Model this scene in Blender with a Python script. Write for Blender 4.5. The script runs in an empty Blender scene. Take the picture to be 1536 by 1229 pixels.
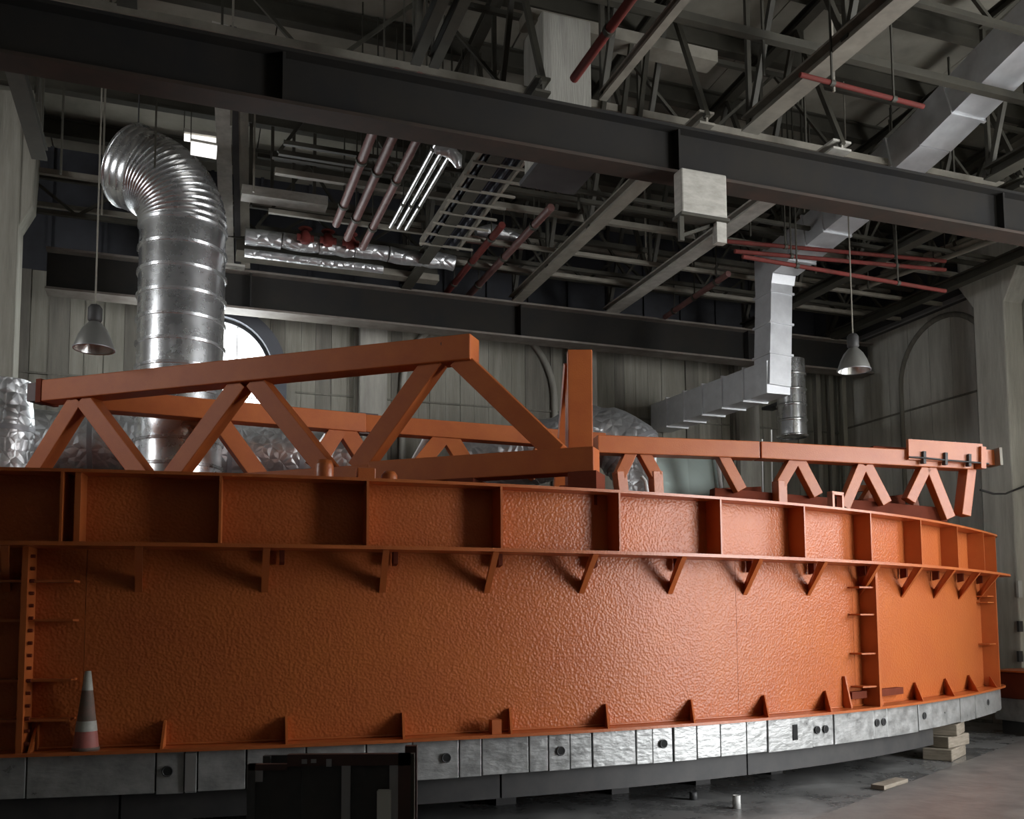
import bpy, bmesh, math, random
from mathutils import Vector, Matrix
random.seed(7)
SC = bpy.context.scene
COL = SC.collection
PI = math.pi

# ------------------------------------------------------------------ camera, sky, light, exposure
CAM_Z, PITCH, ROLL, FPX, CY = 2.05, 0.081114, -0.006376, 1400.0, 817.66
cp, sp, cr, sr = math.cos(PITCH), math.sin(PITCH), math.cos(ROLL), math.sin(ROLL)
r0, u0, FWD = Vector((1, 0, 0)), Vector((0, -sp, cp)), Vector((0, cp, sp))
RGT, UPV = cr * r0 + sr * u0, -sr * r0 + cr * u0
cd = bpy.data.cameras.new('camera')
cam = bpy.data.objects.new('camera', cd)
COL.objects.link(cam)
cd.sensor_fit = 'HORIZONTAL'
cd.sensor_width = 36.0
cd.lens = FPX / 1536 * 36
cd.shift_y = (CY - 614.5) / 1536
cd.clip_end = 400
cam.matrix_world = Matrix(((RGT.x, UPV.x, -FWD.x, 0), (RGT.y, UPV.y, -FWD.y, 0),
                           (RGT.z, UPV.z, -FWD.z, CAM_Z), (0, 0, 0, 1)))
SC.camera = cam

YAW = 0.346934
D1 = Vector((math.cos(YAW), math.sin(YAW), 0))      # along the hall
D2 = Vector((-D1.y, D1.x, 0))                       # across the hall, towards the back wall
UZ = Vector((0, 0, 1))

def H(e, d, z):                                     # hall coordinates to world
    return D1 * e + D2 * d + UZ * z

def ray(x, y):
    return FWD + RGT * ((x - 768) / FPX) - UPV * ((y - CY) / FPX)

def at(x, y, Y):                                    # a sighted point at distance Y in front of the camera position
    d = ray(x, y)
    return d * (Y / d.y) + UZ * CAM_Z

def on_d(x, y, D):
    d = ray(x, y)
    return d * (D / d.dot(D2)) + UZ * CAM_Z

w = bpy.data.worlds.new('world')
SC.world = w
w.use_nodes = True
bg = w.node_tree.nodes['Background']
bg.inputs[0].default_value = (0.97, 0.985, 1.0, 1)
bg.inputs[1].default_value = 12.0

def area(name, loc, direction, sx, sy, power=None, color=(1, 1, 1), portal=False):
    l = bpy.data.lights.new(name, 'AREA')
    l.shape = 'RECTANGLE'
    l.size, l.size_y = sx, sy
    if portal:
        l.cycles.is_portal = True
    else:
        l.energy = power
        l.color = color
    o = bpy.data.objects.new(name, l)
    COL.objects.link(o)
    o.location = loc
    o.rotation_euler = (-Vector(direction)).to_track_quat('Z', 'Y').to_euler()
    return o

# openings of the hall: a goods door and an added window in the right wall, outside the picture, an added clerestory at left, the arched window at the back
RWIN_ADDED = (5.6, 7.7, 3.4, 7.6)                         # unseen window added to light the ring's right end
SIDE = (-6.5, 2.5, 0.0, 7.6)                        # d0, d1, z0, z1 in the right wall
LEFTW_ADDED = (10.6, 12.6, 6.0, 9.2)                       # unseen window added in the left wall to light roof and back wall: d0, d1, z0, z1
EW, DW, DF, EL = 15.5, 18.7, -9.0, -9.5
area('daylight_added_right', H(EW + .3, (RWIN_ADDED[0] + RWIN_ADDED[1]) / 2, (RWIN_ADDED[2] + RWIN_ADDED[3]) / 2), -D1, RWIN_ADDED[1] - RWIN_ADDED[0], RWIN_ADDED[3] - RWIN_ADDED[2], portal=True)
area('daylight_side', H(EW + .3, (SIDE[0] + SIDE[1]) / 2, (SIDE[2] + SIDE[3]) / 2), -D1, SIDE[1] - SIDE[0], SIDE[3] - SIDE[2], portal=True)
area('daylight_added_left', H(EL - .3, (LEFTW_ADDED[0] + LEFTW_ADDED[1]) / 2, (LEFTW_ADDED[2] + LEFTW_ADDED[3]) / 2), D1, LEFTW_ADDED[1] - LEFTW_ADDED[0], LEFTW_ADDED[3] - LEFTW_ADDED[2], portal=True)
area('daylight_arch', H(.69, DW + .3, 6.6), -D2, 2.1, 2.9, portal=True)

SC.view_settings.view_transform = 'Standard'
SC.view_settings.look = 'None'
SC.view_settings.gamma = 1
SC.view_settings.use_curve_mapping = False
SC.view_settings.exposure = 0.5
try:
    SC.cycles.use_denoising = True
    SC.cycles.max_bounces = 10
    SC.cycles.diffuse_bounces = 5
    SC.cycles.sample_clamp_indirect = 6
except Exception:
    pass

# ------------------------------------------------------------------ materials
def mat(name, base, rough=.5, metal=0., spec=.5, var=None, vscale=3., vstretch=(1, 1, 1), bump=0., bscale=20., bstretch=(1, 1, 1),
        bkind='noise', emit=None, estr=0., rvar=0., bdist=.02, alpha=None):
    m = bpy.data.materials.new(name)
    m.use_nodes = True
    nt = m.node_tree
    b = nt.nodes['Principled BSDF']
    b.inputs['Base Color'].default_value = (*base, 1)
    b.inputs['Roughness'].default_value = rough
    b.inputs['Metallic'].default_value = metal
    b.inputs['Specular IOR Level'].default_value = spec
    tc = nt.nodes.new('ShaderNodeTexCoord')
    def coords(st):
        mp = nt.nodes.new('ShaderNodeMapping')
        mp.inputs['Scale'].default_value = st
        nt.links.new(tc.outputs['Object'], mp.inputs[0])
        return mp.outputs[0]
    if var or rvar:
        n = nt.nodes.new('ShaderNodeTexNoise')
        n.inputs['Scale'].default_value = vscale
        n.inputs['Detail'].default_value = 6
        n.inputs['Roughness'].default_value = .65
        nt.links.new(coords(vstretch), n.inputs['Vector'])
        rp = nt.nodes.new('ShaderNodeValToRGB')
        rp.color_ramp.elements[0].position = .32
        rp.color_ramp.elements[1].position = .68
        rp.color_ramp.elements[0].color = (*(var or base), 1)
        rp.color_ramp.elements[1].color = (*base, 1)
        nt.links.new(n.outputs[0], rp.inputs[0])
        if var:
            nt.links.new(rp.outputs[0], b.inputs['Base Color'])
        if rvar:
            mr = nt.nodes.new('ShaderNodeMapRange')
            mr.inputs['From Min'].default_value, mr.inputs['From Max'].default_value = .3, .7
            mr.inputs['To Min'].default_value, mr.inputs['To Max'].default_value = max(.02, rough - rvar), min(1, rough + rvar)
            nt.links.new(n.outputs[0], mr.inputs[0])
            nt.links.new(mr.outputs[0], b.inputs['Roughness'])
    if bump:
        if bkind == 'voronoi':
            t = nt.nodes.new('ShaderNodeTexVoronoi')
            t.feature = 'SMOOTH_F1'
            t.inputs['Scale'].default_value = bscale
            out = t.outputs['Distance']
        elif bkind == 'crinkle':
            t = nt.nodes.new('ShaderNodeTexVoronoi')
            t.feature = 'DISTANCE_TO_EDGE'
            t.inputs['Scale'].default_value = bscale
            out = t.outputs['Distance']
        else:
            t = nt.nodes.new('ShaderNodeTexNoise')
            t.inputs['Scale'].default_value = bscale
            t.inputs['Detail'].default_value = 4
            out = t.outputs[0]
        nt.links.new(coords(bstretch), t.inputs['Vector'])
        bp = nt.nodes.new('ShaderNodeBump')
        bp.inputs['Strength'].default_value = bump
        bp.inputs['Distance'].default_value = bdist
        nt.links.new(out, bp.inputs['Height'])
        nt.links.new(bp.outputs[0], b.inputs['Normal'])
    if emit:
        b.inputs['Emission Color'].default_value = (*emit, 1)
        b.inputs['Emission Strength'].default_value = estr
    return m

M = {}
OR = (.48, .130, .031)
M['orange_shell'] = mat('orange_hammered_paint', OR, .38, spec=.36, var=(.43, .107, .03), vscale=1.3, bump=.24, bscale=40, bkind='voronoi', bdist=.03)
M['orange'] = mat('orange_paint', OR, .36, spec=.6, var=(.42, .10, .024), vscale=2.2, bump=.12, bscale=60)
M['orange_matte'] = mat('orange_matte_paint', OR, .52, spec=.3, var=(.40, .098, .028), vscale=2.2, bump=.1, bscale=60)
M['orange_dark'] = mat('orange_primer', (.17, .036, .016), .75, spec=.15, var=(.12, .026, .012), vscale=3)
M['plate'] = mat('galvanised_plate', (.50, .505, .50), .40, metal=.45, var=(.30, .305, .30), vscale=6, bump=.55, bscale=8, bstretch=(1, 1, 2.2), rvar=.14)
M['hole'] = mat('dark_opening', (.012, .012, .012), .9)
M['black_steel'] = mat('black_steel', (.034, .034, .035), .6, var=(.055, .052, .05), vscale=4)
M['grey_steel'] = mat('dark_grey_steel', (.07, .07, .072), .55, var=(.05, .05, .052), vscale=5)
M['girder'] = mat('girder_black_paint', (.022, .0215, .0215), .8, spec=.15, var=(.030, .027, .023), vscale=1.2)
M['rust_flange'] = mat('rusty_flange', (.055, .032, .022), .75, var=(.03, .024, .018), vscale=2.4)
M['pale_flange'] = mat('pale_beige_flange', (.22, .20, .175), .7, var=(.14, .11, .09), vscale=2.4)  # paler and more beige than the girder's web
M['concrete'] = mat('board_formed_concrete', (.44, .425, .375), .88, var=(.29, .28, .245), vscale=2.2, vstretch=(3, 3, .35), bump=.35, bscale=16, bstretch=(3, 3, .25))
M['concrete_lit'] = mat('lit_board_formed_concrete', (.64, .63, .57), .88, var=(.44, .43, .385), vscale=2.2, vstretch=(3, 3, .35), bump=.35, bscale=16, bstretch=(3, 3, .25))  # same concrete, lightened to stand in for light on right wall and column
M['plank_a'] = mat('grey_wall_board', (.33, .315, .265), .88, var=(.21, .20, .165), vscale=2, vstretch=(4, 4, .3), bump=.3, bscale=18, bstretch=(3, 3, .2))
M['plank_b'] = mat('darker_wall_board', (.24, .226, .19), .88, var=(.145, .136, .115), vscale=2, vstretch=(4, 4, .3), bump=.3, bscale=18, bstretch=(3, 3, .2))
M['upper_wall'] = mat('dark_upper_cladding', (.05, .052, .062), .8, var=(.035, .036, .04), vscale=2)
M['deck'] = mat('roof_board', (.31, .288, .236), .9, var=(.20, .187, .153), vscale=1.1)
M['olive'] = mat('olive_steel', (.058, .053, .038), .7, var=(.038, .035, .026), vscale=3)
M['beige_steel'] = mat('beige_steel', (.30, .275, .225), .65, var=(.19, .175, .145), vscale=3)
M['white_steel'] = mat('off_white_steel', (.50, .48, .43), .6, var=(.33, .31, .27), vscale=5, vstretch=(1, 1, 2.5))
M['red_pipe'] = mat('red_pipe_paint', (.17, .03, .026), .75, spec=.15, var=(.11, .035, .028), vscale=4)
M['pink_pipe'] = mat('faded_red_pipe', (.19, .095, .085), .55, var=(.125, .05, .042), vscale=4)
M['galv'] = mat('galvanised_sheet', (.84, .85, .86), .27, metal=.9, var=(.70, .71, .72), vscale=2.5, bump=.10, bscale=7, rvar=.05, bdist=.008)
M['duct'] = mat('duct_sheet', (.70, .71, .73), .42, metal=.4, var=(.58, .59, .61), vscale=5, rvar=.08)
M['foil'] = mat('crinkled_foil', (.82, .83, .84), .40, metal=.85, var=(.62, .63, .64), vscale=7, bump=.8, bscale=6, bkind='crinkle', bdist=.05)
M['silver'] = mat('bright_conduit', (.74, .74, .74), .3, metal=.9)
M['wood'] = mat('weathered_timber', (.36, .31, .25), .8, var=(.2, .17, .13), vscale=4, vstretch=(1, 1, 8))
M['floor'] = mat('wet_concrete_floor', (.30, .30, .295), .30, var=(.075, .075, .076), vscale=.8, bump=.4, bscale=5, rvar=.2)
M['apron'] = mat('brown_floor_slab', (.22, .208, .195), .42, var=(.13, .123, .117), vscale=2.5, bump=.2, bscale=9)
M['cone_orange'] = mat('faded_cone_rubber', (.42, .12, .10), .6, var=(.30, .10, .085), vscale=14)
M['cone_grime'] = mat('grimy_cone_rubber', (.11, .095, .075), .7, var=(.20, .11, .085), vscale=12)
M['cone_white'] = mat('dull_reflective_white', (.45, .45, .41), .5, var=(.30, .30, .26), vscale=16)
M['lamp_metal'] = mat('spun_lamp_metal', (.30, .30, .28), .4, metal=.6)
M['lamp_in'] = mat('lamp_reflector', (.8, .8, .78), .25, metal=.7)
M['strip'] = mat('lit_strip', (.8, .8, .8), .4, emit=(1, .98, .94), estr=.8)
M['navy'] = mat('dark_blue_tray', (.022, .025, .042), .6)
M['gasket'] = mat('dark_joint', (.05, .05, .05), .8)
M['alu'] = mat('aluminium_strip', (.42, .42, .44), .4, metal=.6)
M['brown'] = mat('brown_painted_steel', (.085, .042, .036), .55, var=(.06, .034, .03), vscale=4)
M['white'] = mat('dull_white_plastic', (.62, .62, .60), .5)
M['green'] = mat('dark_green_enamel', (.02, .06, .05), .5)

def glassy(name, col, trans):
    m = bpy.data.materials.new(name)
    m.use_nodes = True
    nt = m.node_tree
    out = nt.nodes['Material Output']
    nt.nodes.remove(nt.nodes['Principled BSDF'])
    mix = nt.nodes.new('ShaderNodeMixShader')
    a = nt.nodes.new('ShaderNodeBsdfTransparent')
    a.inputs[0].default_value = (*col, 1)
    g = nt.nodes.new('ShaderNodeBsdfDiffuse')
    g.inputs[0].default_value = (*[c * .8 for c in col], 1)
    mix.inputs[0].default_value = 1 - trans
    nt.links.new(a.outputs[0], mix.inputs[1])
    nt.links.new(g.outputs[0], mix.inputs[2])
    nt.links.new(mix.outputs[0], out.inputs[0])
    return m
M['pane'] = glassy('clear_pane', (.96, .98, .98), .92)
M['sheeting'] = glassy('dusty_plastic_sheeting', (.62, .72, .68), .35)

# ------------------------------------------------------------------ helpers
class MB:
    def __init__(s):
        s.v, s.f, s.sm = [], [], []
    def add(s, vs, fs, smooth=False):
        n = len(s.v)
        s.v += [Vector(q) for q in vs]
        s.f += [[i + n for i in f] for f in fs]
        s.sm += [smooth] * len(fs)
        return s
    def obox(s, c, ax, hs):
        c = Vector(c)
        X, Y, Z = [Vector(a).normalized() * h for a, h in zip(ax, hs)]
        vs = [c + X * i + Y * j + Z * k for i in (-1, 1) for j in (-1, 1) for k in (-1, 1)]
        return s.add(vs, [(0, 1, 3, 2), (4, 6, 7, 5), (0, 4, 5, 1), (2, 3, 7, 6), (0, 2, 6, 4), (1, 5, 7, 3)])
    def hbox(s, e0, e1, d0, d1, z0, z1):            # box in hall coordinates
        return s.obox(H((e0 + e1) / 2, (d0 + d1) / 2, (z0 + z1) / 2), (D1, D2, UZ), ((e1 - e0) / 2, (d1 - d0) / 2, (z1 - z0) / 2))
    def bar(s, p, q, w_, h_, up=UZ):                # rectangular bar from p to q
        p, q = Vector(p), Vector(q)
        a = (q - p).normalized()
        u = Vector(up)
        if abs(a.dot(u)) > .98:
            u = D2
        side = a.cross(u).normalized()
        return s.obox((p + q) / 2, (a, side, side.cross(a)), ((q - p).length / 2, w_ / 2, h_ / 2))
    def ibeam(s, p, q, w_, h_, t=.03, up=UZ):
        p, q = Vector(p), Vector(q)
        a = (q - p).normalized()
        side = a.cross(Vector(up)).normalized()
        u = side.cross(a)
        for off, ww, hh in ((h_ / 2 - t / 2, w_, t), (-h_ / 2 + t / 2, w_, t), (0, t, h_ - 2 * t)):
            s.obox((p + q) / 2 + u * off, (a, side, u), ((q - p).length / 2, ww / 2, hh / 2))
        return s
    def sweep(s, pts, rads, n=12, caps=True, smooth=True):
        pts = [Vector(p) for p in pts]
        if not hasattr(rads, '__len__'):
            rads = [rads] * len(pts)
        rings, prev = [], None
        for i, p in enumerate(pts):
            t = (pts[min(i + 1, len(pts) - 1)] - pts[max(i - 1, 0)]).normalized()
            if prev is None:
                ref = Vector((0, 0, 1)) if abs(t.z) < .9 else Vector((0, -1, 0))
                x = t.cross(ref).normalized()
            else:
                x = (prev - t * prev.dot(t)).normalized()
            prev = x
            y = t.cross(x)
            rings.append([p + (x * math.cos(2 * PI * k / n) + y * math.sin(2 * PI * k / n)) * rads[i] for k in range(n)])
        vs = [v for r in rings for v in r]
        fs = [(i * n + k, i * n + (k + 1) % n, (i + 1) * n + (k + 1) % n, (i + 1) * n + k) for i in range(len(pts) - 1) for k in range(n)]
        s.add(vs, fs, smooth)
        if caps:
            s.add(rings[0], [list(range(n))[::-1]])
            s.add(rings[-1], [list(range(n))])
        return s
    def tube(s, p, q, r, n=10):
        return s.sweep([p, q], r, n)
    def lathe(s, c, prof, n=24, smooth=True, axis=UZ):
        c = Vector(c)
        vs, m_ = [], len(prof)
        for r, z in prof:
            for k in range(n):
                vs.append(c + Vector((math.cos(2 * PI * k / n) * r, math.sin(2 * PI * k / n) * r, z)))
        fs = [(i * n + k, i * n + (k + 1) % n, (i + 1) * n + (k + 1) % n, (i + 1) * n + k) for i in range(m_ - 1) for k in range(n)]
        return s.add(vs, fs, smooth)
    def prism(s, poly, vec):                        # polygon extruded along vec, centred on the polygon's plane
        vec = Vector(vec)
        a = [Vector(p) - vec / 2 for p in poly]
        b = [Vector(p) + vec / 2 for p in poly]
        n = len(poly)
        return s.add(a + b, [list(range(n))[::-1], list(range(n, 2 * n))] + [(i, (i + 1) % n, n + (i + 1) % n, n + i) for i in range(n)])

ORG = {}
def thing(name, label, cat, loc, group=None, kind=None):
    o = bpy.data.objects.new(name, None)
    COL.objects.link(o)
    o.empty_display_size = .2
    o.location = loc
    ORG[o.name] = Vector(loc)
    if label:
        o['label'] = label
    if cat:
        o['category'] = cat
    if group:
        o['group'] = group
    if kind:
        o['kind'] = kind
    return o

def part(name, mb, m, parent=None, label=None, kind=None, cat=None, group=None, bevel=0.):
    org = ORG[parent.name] if parent else Vector((0, 0, 0))
    if parent is None:
        org = sum(mb.v, Vector()) / len(mb.v)
        org.z = min(v.z for v in mb.v)
    me = bpy.data.meshes.new(name)
    me.from_pydata([v - org for v in mb.v], [], mb.f)
    me.polygons.foreach_set('use_smooth', mb.sm)
    bm = bmesh.new()
    bm.from_mesh(me)
    bmesh.ops.recalc_face_normals(bm, faces=bm.faces)
    bm.to_mesh(me)
    bm.free()
    me.materials.append(M[m] if isinstance(m, str) else m)
    o = bpy.data.objects.new(name, me)
    COL.objects.link(o)
    if parent:
        o.parent = parent
    else:
        o.location = org
    ORG[o.name] = org
    for k, v_ in (('label', label), ('kind', kind), ('category', cat), ('group', group)):
        if v_:
            o[k] = v_
    if bevel:
        bv = o.modifiers.new('edge', 'BEVEL')
        bv.width = bevel
        bv.segments = 2
        bv.limit_method = 'ANGLE'
    return o

def structure(name, mb, m):
    return part(name, mb, m, kind='structure')

def root_structure(name, loc):
    return thing(name, None, None, loc, kind='structure')

# ------------------------------------------------------------------ floor
flo = part('floor', MB().hbox(EL - 1, EW + 1, DF - 1, DW + 1, -.3, 0), 'floor', kind='structure')
ORG[flo.name] = flo.location.copy()
part('floor_slab', MB().prism([at(1150, 1262, 8.6) * 0 + Vector(p) for p in ((2.9, 9.55, .012), (6.0, 13.0, .012), (9.6, 17.0, .012), (14.2, 13, .012), (9, 4, .012), (2.6, 4.4, .012))], (0, 0, .02)), 'apron', flo)

# ------------------------------------------------------------------ back wall (boards around an arched window and a blind arch)
wb = root_structure('wall_back', H(3, DW, 0))
AC, AZ, AR = .69, 6.95, 1.03                         # arched window centre, springing height, radius
ASILL = 5.2
BC, BZ, BR = 6.05, 6.89, 1.7                         # blind arch
def board(e0, e1, z0, z1, proud, m, top=None):
    """one vertical wall board; `top`/(bottom) follows an arch when given as (centre, spring, radius)"""
    if top is None:
        return part('wall_board', MB().hbox(e0, e1, DW - proud, DW + .12, z0, z1), m, wb)
    c, sz, r = top
    es = [e0 + (e1 - e0) * k / 5 for k in range(6)]
    arc = [(e, sz + math.sqrt(max(0, r * r - (e - c) ** 2))) for e in es]
    poly = [(e0, z1)] + [(e, min(z1 - .01, z)) for e, z in arc] + [(e1, z1)]
    return part('wall_board', MB().prism([H(e, DW + .06 - proud / 2, z) for e, z in poly], D2 * (.12 + proud)), m, wb)
e = EL
random.seed(3)
k = 0
while e < EW:
    wid = random.choice((.24, .28, .31, .34))
    e1 = min(e + wid, EW)
    for edge in (AC - AR, AC + AR, BC - BR, BC + BR):
        if e < edge - .01 < e1:
            e1 = edge
    m = random.choice(('plank_a', 'plank_a', 'plank_b'))
    pr_ = random.uniform(0, .035)
    mid = (e + e1) / 2
    if abs(mid - AC) < AR:
        board(e, e1, AZ, 8.55, pr_, m, (AC, AZ, AR))
        board(e, e1, 0, ASILL, pr_, m)
    else:
        board(e, e1, 0, 8.55, pr_, m)
    e = e1 + .006
    k += 1
part('upper_cladding', MB().hbox(EL, EW + .4, DW - .02, DW + .15, 8.55, 11.9), 'upper_wall', wb)
for i in range(26):
    part('cladding_rib', MB().hbox(EL + .5 + i * .95, EL + .56 + i * .95, DW - .07, DW, 8.55, 11.3), 'upper_wall', wb)
part('wall_backing', MB().hbox(EL, AC - 1.2, DW + .12, DW + .3, 0, 9.3).hbox(AC + 1.2, EW + .4, DW + .12, DW + .3, 0, 9.3).hbox(AC - 1.2, AC + 1.2, DW + .12, DW + .3, AZ + 1.15, 9.3).hbox(AC - 1.2, AC + 1.2, DW + .12, DW + .3, 0, ASILL), 'plank_b', wb)  # added behind the boards to stop sky light leaking through
for z in (4.6, 6.6):
    mb = MB()
    for a, b in ((EL, AC - 1.5), (AC + 1.5, EW)):
        mb.hbox(a, b, DW - .055, DW, z, z + .035)
    part('form_line', mb, 'plank_b', wb)
for c in (-3.6, 3.7, 8.4, 12.6):
    part('pilaster', MB().hbox(c - .28, c + .28, DW - .3, DW, 0, 8.5), 'concrete', wb, bevel=.02)
    part('pilaster_edge', MB().hbox(c - .36, c - .29, DW - .16, DW, 0, 8.5), 'plank_b', wb)
# blind arch moulding
mb = MB()
pts = [H(BC + BR * math.cos(a), DW - .06, BZ + BR * math.sin(a)) for a in [PI * k / 22 for k in range(23)]]
pts = [H(BC + BR, DW - .06, .2)] + pts + [H(BC - BR, DW - .06, .2)]
mb.sweep(pts, .07, 8)
part('arch_moulding', mb, 'concrete', wb)
# window: reveal, frame, bars, panes
wn = root_structure('window_1', H(AC, DW, ASILL))
def arch_path(r, d, n=24, sill=ASILL):
    return [H(AC + r, d, sill)] + [H(AC + r * math.cos(PI * k / n), d, AZ + r * math.sin(PI * k / n)) for k in range(n + 1)] + [H(AC - r, d, sill)]
def arch_band(r0_, r1_, d0, d1):
    a, b = arch_path(r0_, d0), arch_path(r1_, d0)
    c_, d_ = arch_path(r0_, d1), arch_path(r1_, d1)
    n = len(a)
    vs = a + b + c_ + d_
    fs = []
    for i in range(n - 1):
        fs += [(i, i + 1, n + i + 1, n + i), (2 * n + i, 3 * n + i, 3 * n + i + 1, 2 * n + i + 1), (i, 2 * n + i, 2 * n + i + 1, i + 1), (n + i, n + i + 1, 3 * n + i + 1, 3 * n + i)]
    return MB().add(vs, fs)
part('window_surround', arch_band(1.04, 1.30, DW - .16, DW + .1), mat('slate_surround', (.10, .105, .12), .7), wn)
part('window_frame', arch_band(.97, 1.04, DW - .02, DW + .1), 'grey_steel', wn)
mb = MB()
mb.hbox(AC - 1.05, AC + 1.05, DW - .2, DW + .1, ASILL - .12, ASILL)
part('window_sill', mb, 'concrete', wn)
for kx in (-.36, .36):
    part('glazing_bar', MB().hbox(AC + kx - .012, AC + kx + .012, DW + .03, DW + .06, ASILL, AZ + math.sqrt(1 - kx * kx) * .98), 'white', wn)
for z in (5.8, 6.45, 7.1):
    part('glazing_bar', MB().hbox(AC - .97, AC + .97, DW + .03, DW + .06, z - .01, z + .01), 'white', wn)
edges = [-.97, -.36, .36, .97]
for i in range(3):
    es = [edges[i] + (edges[i + 1] - edges[i]) * k / 8 for k in range(9)]
    poly = [(es[0], ASILL)] + [(q, AZ + math.sqrt(max(0, .97 ** 2 - q * q))) for q in es] + [(es[-1], ASILL)]
    part('window_pane', MB().prism([H(AC + q, DW + .07, z) for q, z in poly], D2 * .006), 'pane', wn)

# ------------------------------------------------------------------ right wall
wr = root_structure('wall_right', H(EW, 10, 0))
d = DF
while d < DW - .01:
    d1_ = min(d + .62, DW)
    z1 = 8.7
    if d1_ > SIDE[0] and d < SIDE[1]:
        part('wall_panel', MB().hbox(EW, EW + .2, d, d1_, SIDE[3], z1), 'concrete', wr)
        d = d1_
        continue
    if d1_ > RWIN_ADDED[0] and d < RWIN_ADDED[1]:
        part('wall_panel', MB().hbox(EW, EW + .2, d, d1_, RWIN_ADDED[3], z1), 'concrete', wr)
        part('wall_panel', MB().hbox(EW, EW + .2, d, d1_, 0, RWIN_ADDED[2]), 'concrete', wr)
        d = d1_
        continue
    part('wall_panel', MB().hbox(EW - random.uniform(0, .015), EW + .2, d, d1_ - .012, 0, z1), 'concrete_lit', wr)
    d = d1_
part('upper_cladding', MB().hbox(EW + .05, EW + .2, DF, DW, 9.15, 11.9), 'upper_wall', wr)
part('wall_backing', MB().hbox(EW + .2, EW + .35, 8.2, DW, 0, 8.8).hbox(EW + .2, EW + .35, DF, SIDE[0], 0, 8.8), 'concrete', wr)  # unseen slabs added against daylight leaks at the panel gaps
part('wall_ledge', MB().hbox(EW - .22, EW + .2, DF, DW, 8.7, 9.15), 'grey_steel', wr)
part('ledge_lip', MB().hbox(EW - .26, EW - .18, DF, DW - .1, 8.68, 8.76), 'alu', wr)
for i in range(10):
    part('cladding_rib', MB().hbox(EW, EW + .06, 9.4 + i * .9, 9.46 + i * .9, 9.15, 11.6), 'upper_wall', wr)
mb = MB()
c, sz, r = 15.4, 7.3, 1.25
mb.sweep([H(EW - .02, c + r, .2)] + [H(EW - .02, c + r * math.cos(PI * k / 20), sz + r * math.sin(PI * k / 20)) for k in range(21)] + [H(EW - .02, c - r, .2)], .06, 8)
part('arch_moulding', mb, 'plank_b', wr)
part('form_line', MB().hbox(EW - .03, EW, DF, DW, 6.7, 6.74), 'plank_b', wr)
for i in range(3):
    part('corner_shaft', MB().hbox(EW - .42 - i * .38, EW - .3 - i * .38, DW - .55, DW - .4, 0, 8.5), ('plank_a', 'plank_b', 'plank_b')[i], wr)

# left and front walls (behind or outside the picture)
l0, l1, lz0, lz1 = LEFTW_ADDED
structure('wall_left', MB().hbox(EL - .2, EL, DF, l0, 0, 11.9).hbox(EL - .2, EL, l1, DW, 0, 11.9).hbox(EL - .2, EL, l0, l1, 0, lz0).hbox(EL - .2, EL, l0, l1, lz1, 11.9), 'concrete')
mb = MB().hbox(EL, EW, DF - .2, DF, 0, 12.3)
structure('wall_front', mb, 'concrete')
structure('wall_daylight_blocker', MB().hbox(8.0, 8.3, DF, 4.7, 0, 9.0), 'concrete')       # unseen wall added to shade the ring's left, right of the viewer

# ------------------------------------------------------------------ ceiling: roof boards, purlins, roof trusses, rods
def deck_z(dd):
    return 10.9 + .05 * (DW - dd)
ce = root_structure('ceiling', H(3, 6, 11))
PD = 1.4
d = DF
slope = (D2 * 1 + UZ * -.05).normalized()
nrm = D1.cross(slope)
while d < DW + .1:
    for i in range(7):
        e0 = EL + i * 3.6
        e1 = min(e0 + 3.58, EW + .3)
        dm = d + PD / 2
        part('roof_board', MB().obox(H((e0 + e1) / 2, dm, deck_z(dm) + .06 + random.uniform(0, .02)), (D1, slope, nrm), ((e1 - e0) / 2, PD / 2 - .006, .05)), 'deck', ce)
    d += PD
part('roof_leak_blocker', MB().obox(H(3, 4.9, deck_z(4.9) + .25), (D1, slope, nrm), (13.2, 14.3, .05)), 'olive', ce)  # added slab, blocks sky light leaking between the boards
d = DF + PD
while d < DW:
    if d > 2:
        part('purlin', MB().ibeam(H(EL, d, deck_z(d) - .17), H(EW, d, deck_z(d) - .17), .16, .32, .03), 'olive', ce)
    d += PD
CZ = 8.58
def truss(e_, d0, d1_, mc='olive', wdt=.2, hgt=.16, panels=4, mweb='olive', zt=None):
    """roof truss running across the hall at e_"""
    t = part('roof_truss', MB().ibeam(H(e_, d0, CZ), H(e_, d1_, CZ), wdt, hgt, .03), mc, ce)
    part('top_chord', MB().ibeam(H(e_, d0, deck_z(d0) - .42), H(e_, d1_, deck_z(d1_) - .42), .16, .16, .02), mweb, t)
    for i in range(panels):
        a, b = d0 + (d1_ - d0) * i / panels, d0 + (d1_ - d0) * (i + 1) / panels
        m_ = (a + b) / 2
        part('web_diagonal', MB().bar(H(e_, a, CZ), H(e_, m_, deck_z(m_) - .42), .07, .07), mweb, t)
        part('web_diagonal', MB().bar(H(e_, m_, deck_z(m_) - .42), H(e_, b, CZ), .07, .07), mweb, t)
        part('web_post', MB().bar(H(e_, b, CZ), H(e_, b, deck_z(b) - .42), .06, .06), mweb, t)
    return t
ND, FD = 10.11, 17.5                                 # centre lines of the near and far girders
truss(7.05, 2.5, ND, 'beige_steel', .26, .2)
truss(6.4, ND, FD, 'beige_steel', .22, .18)
truss(8.55, ND, FD, 'white_steel', .3, .14, mweb='olive')
truss(4.1, ND, FD, 'olive', .2, .2)
truss(2.5, 3.0, ND, 'olive', .12, .18)
truss(2.72, 3.0, ND, 'olive', .12, .16, panels=2)
truss(-.6, 4, ND, 'olive', .2, .18)
truss(-1.9, ND, 14.0, 'olive', .2, .18, panels=2)
truss(11.9, ND, FD, 'olive', .22, .18)
truss(11.2, 4, ND, 'olive', .24, .2)
truss(14.2, 5, FD, 'olive', .2, .2)
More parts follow.
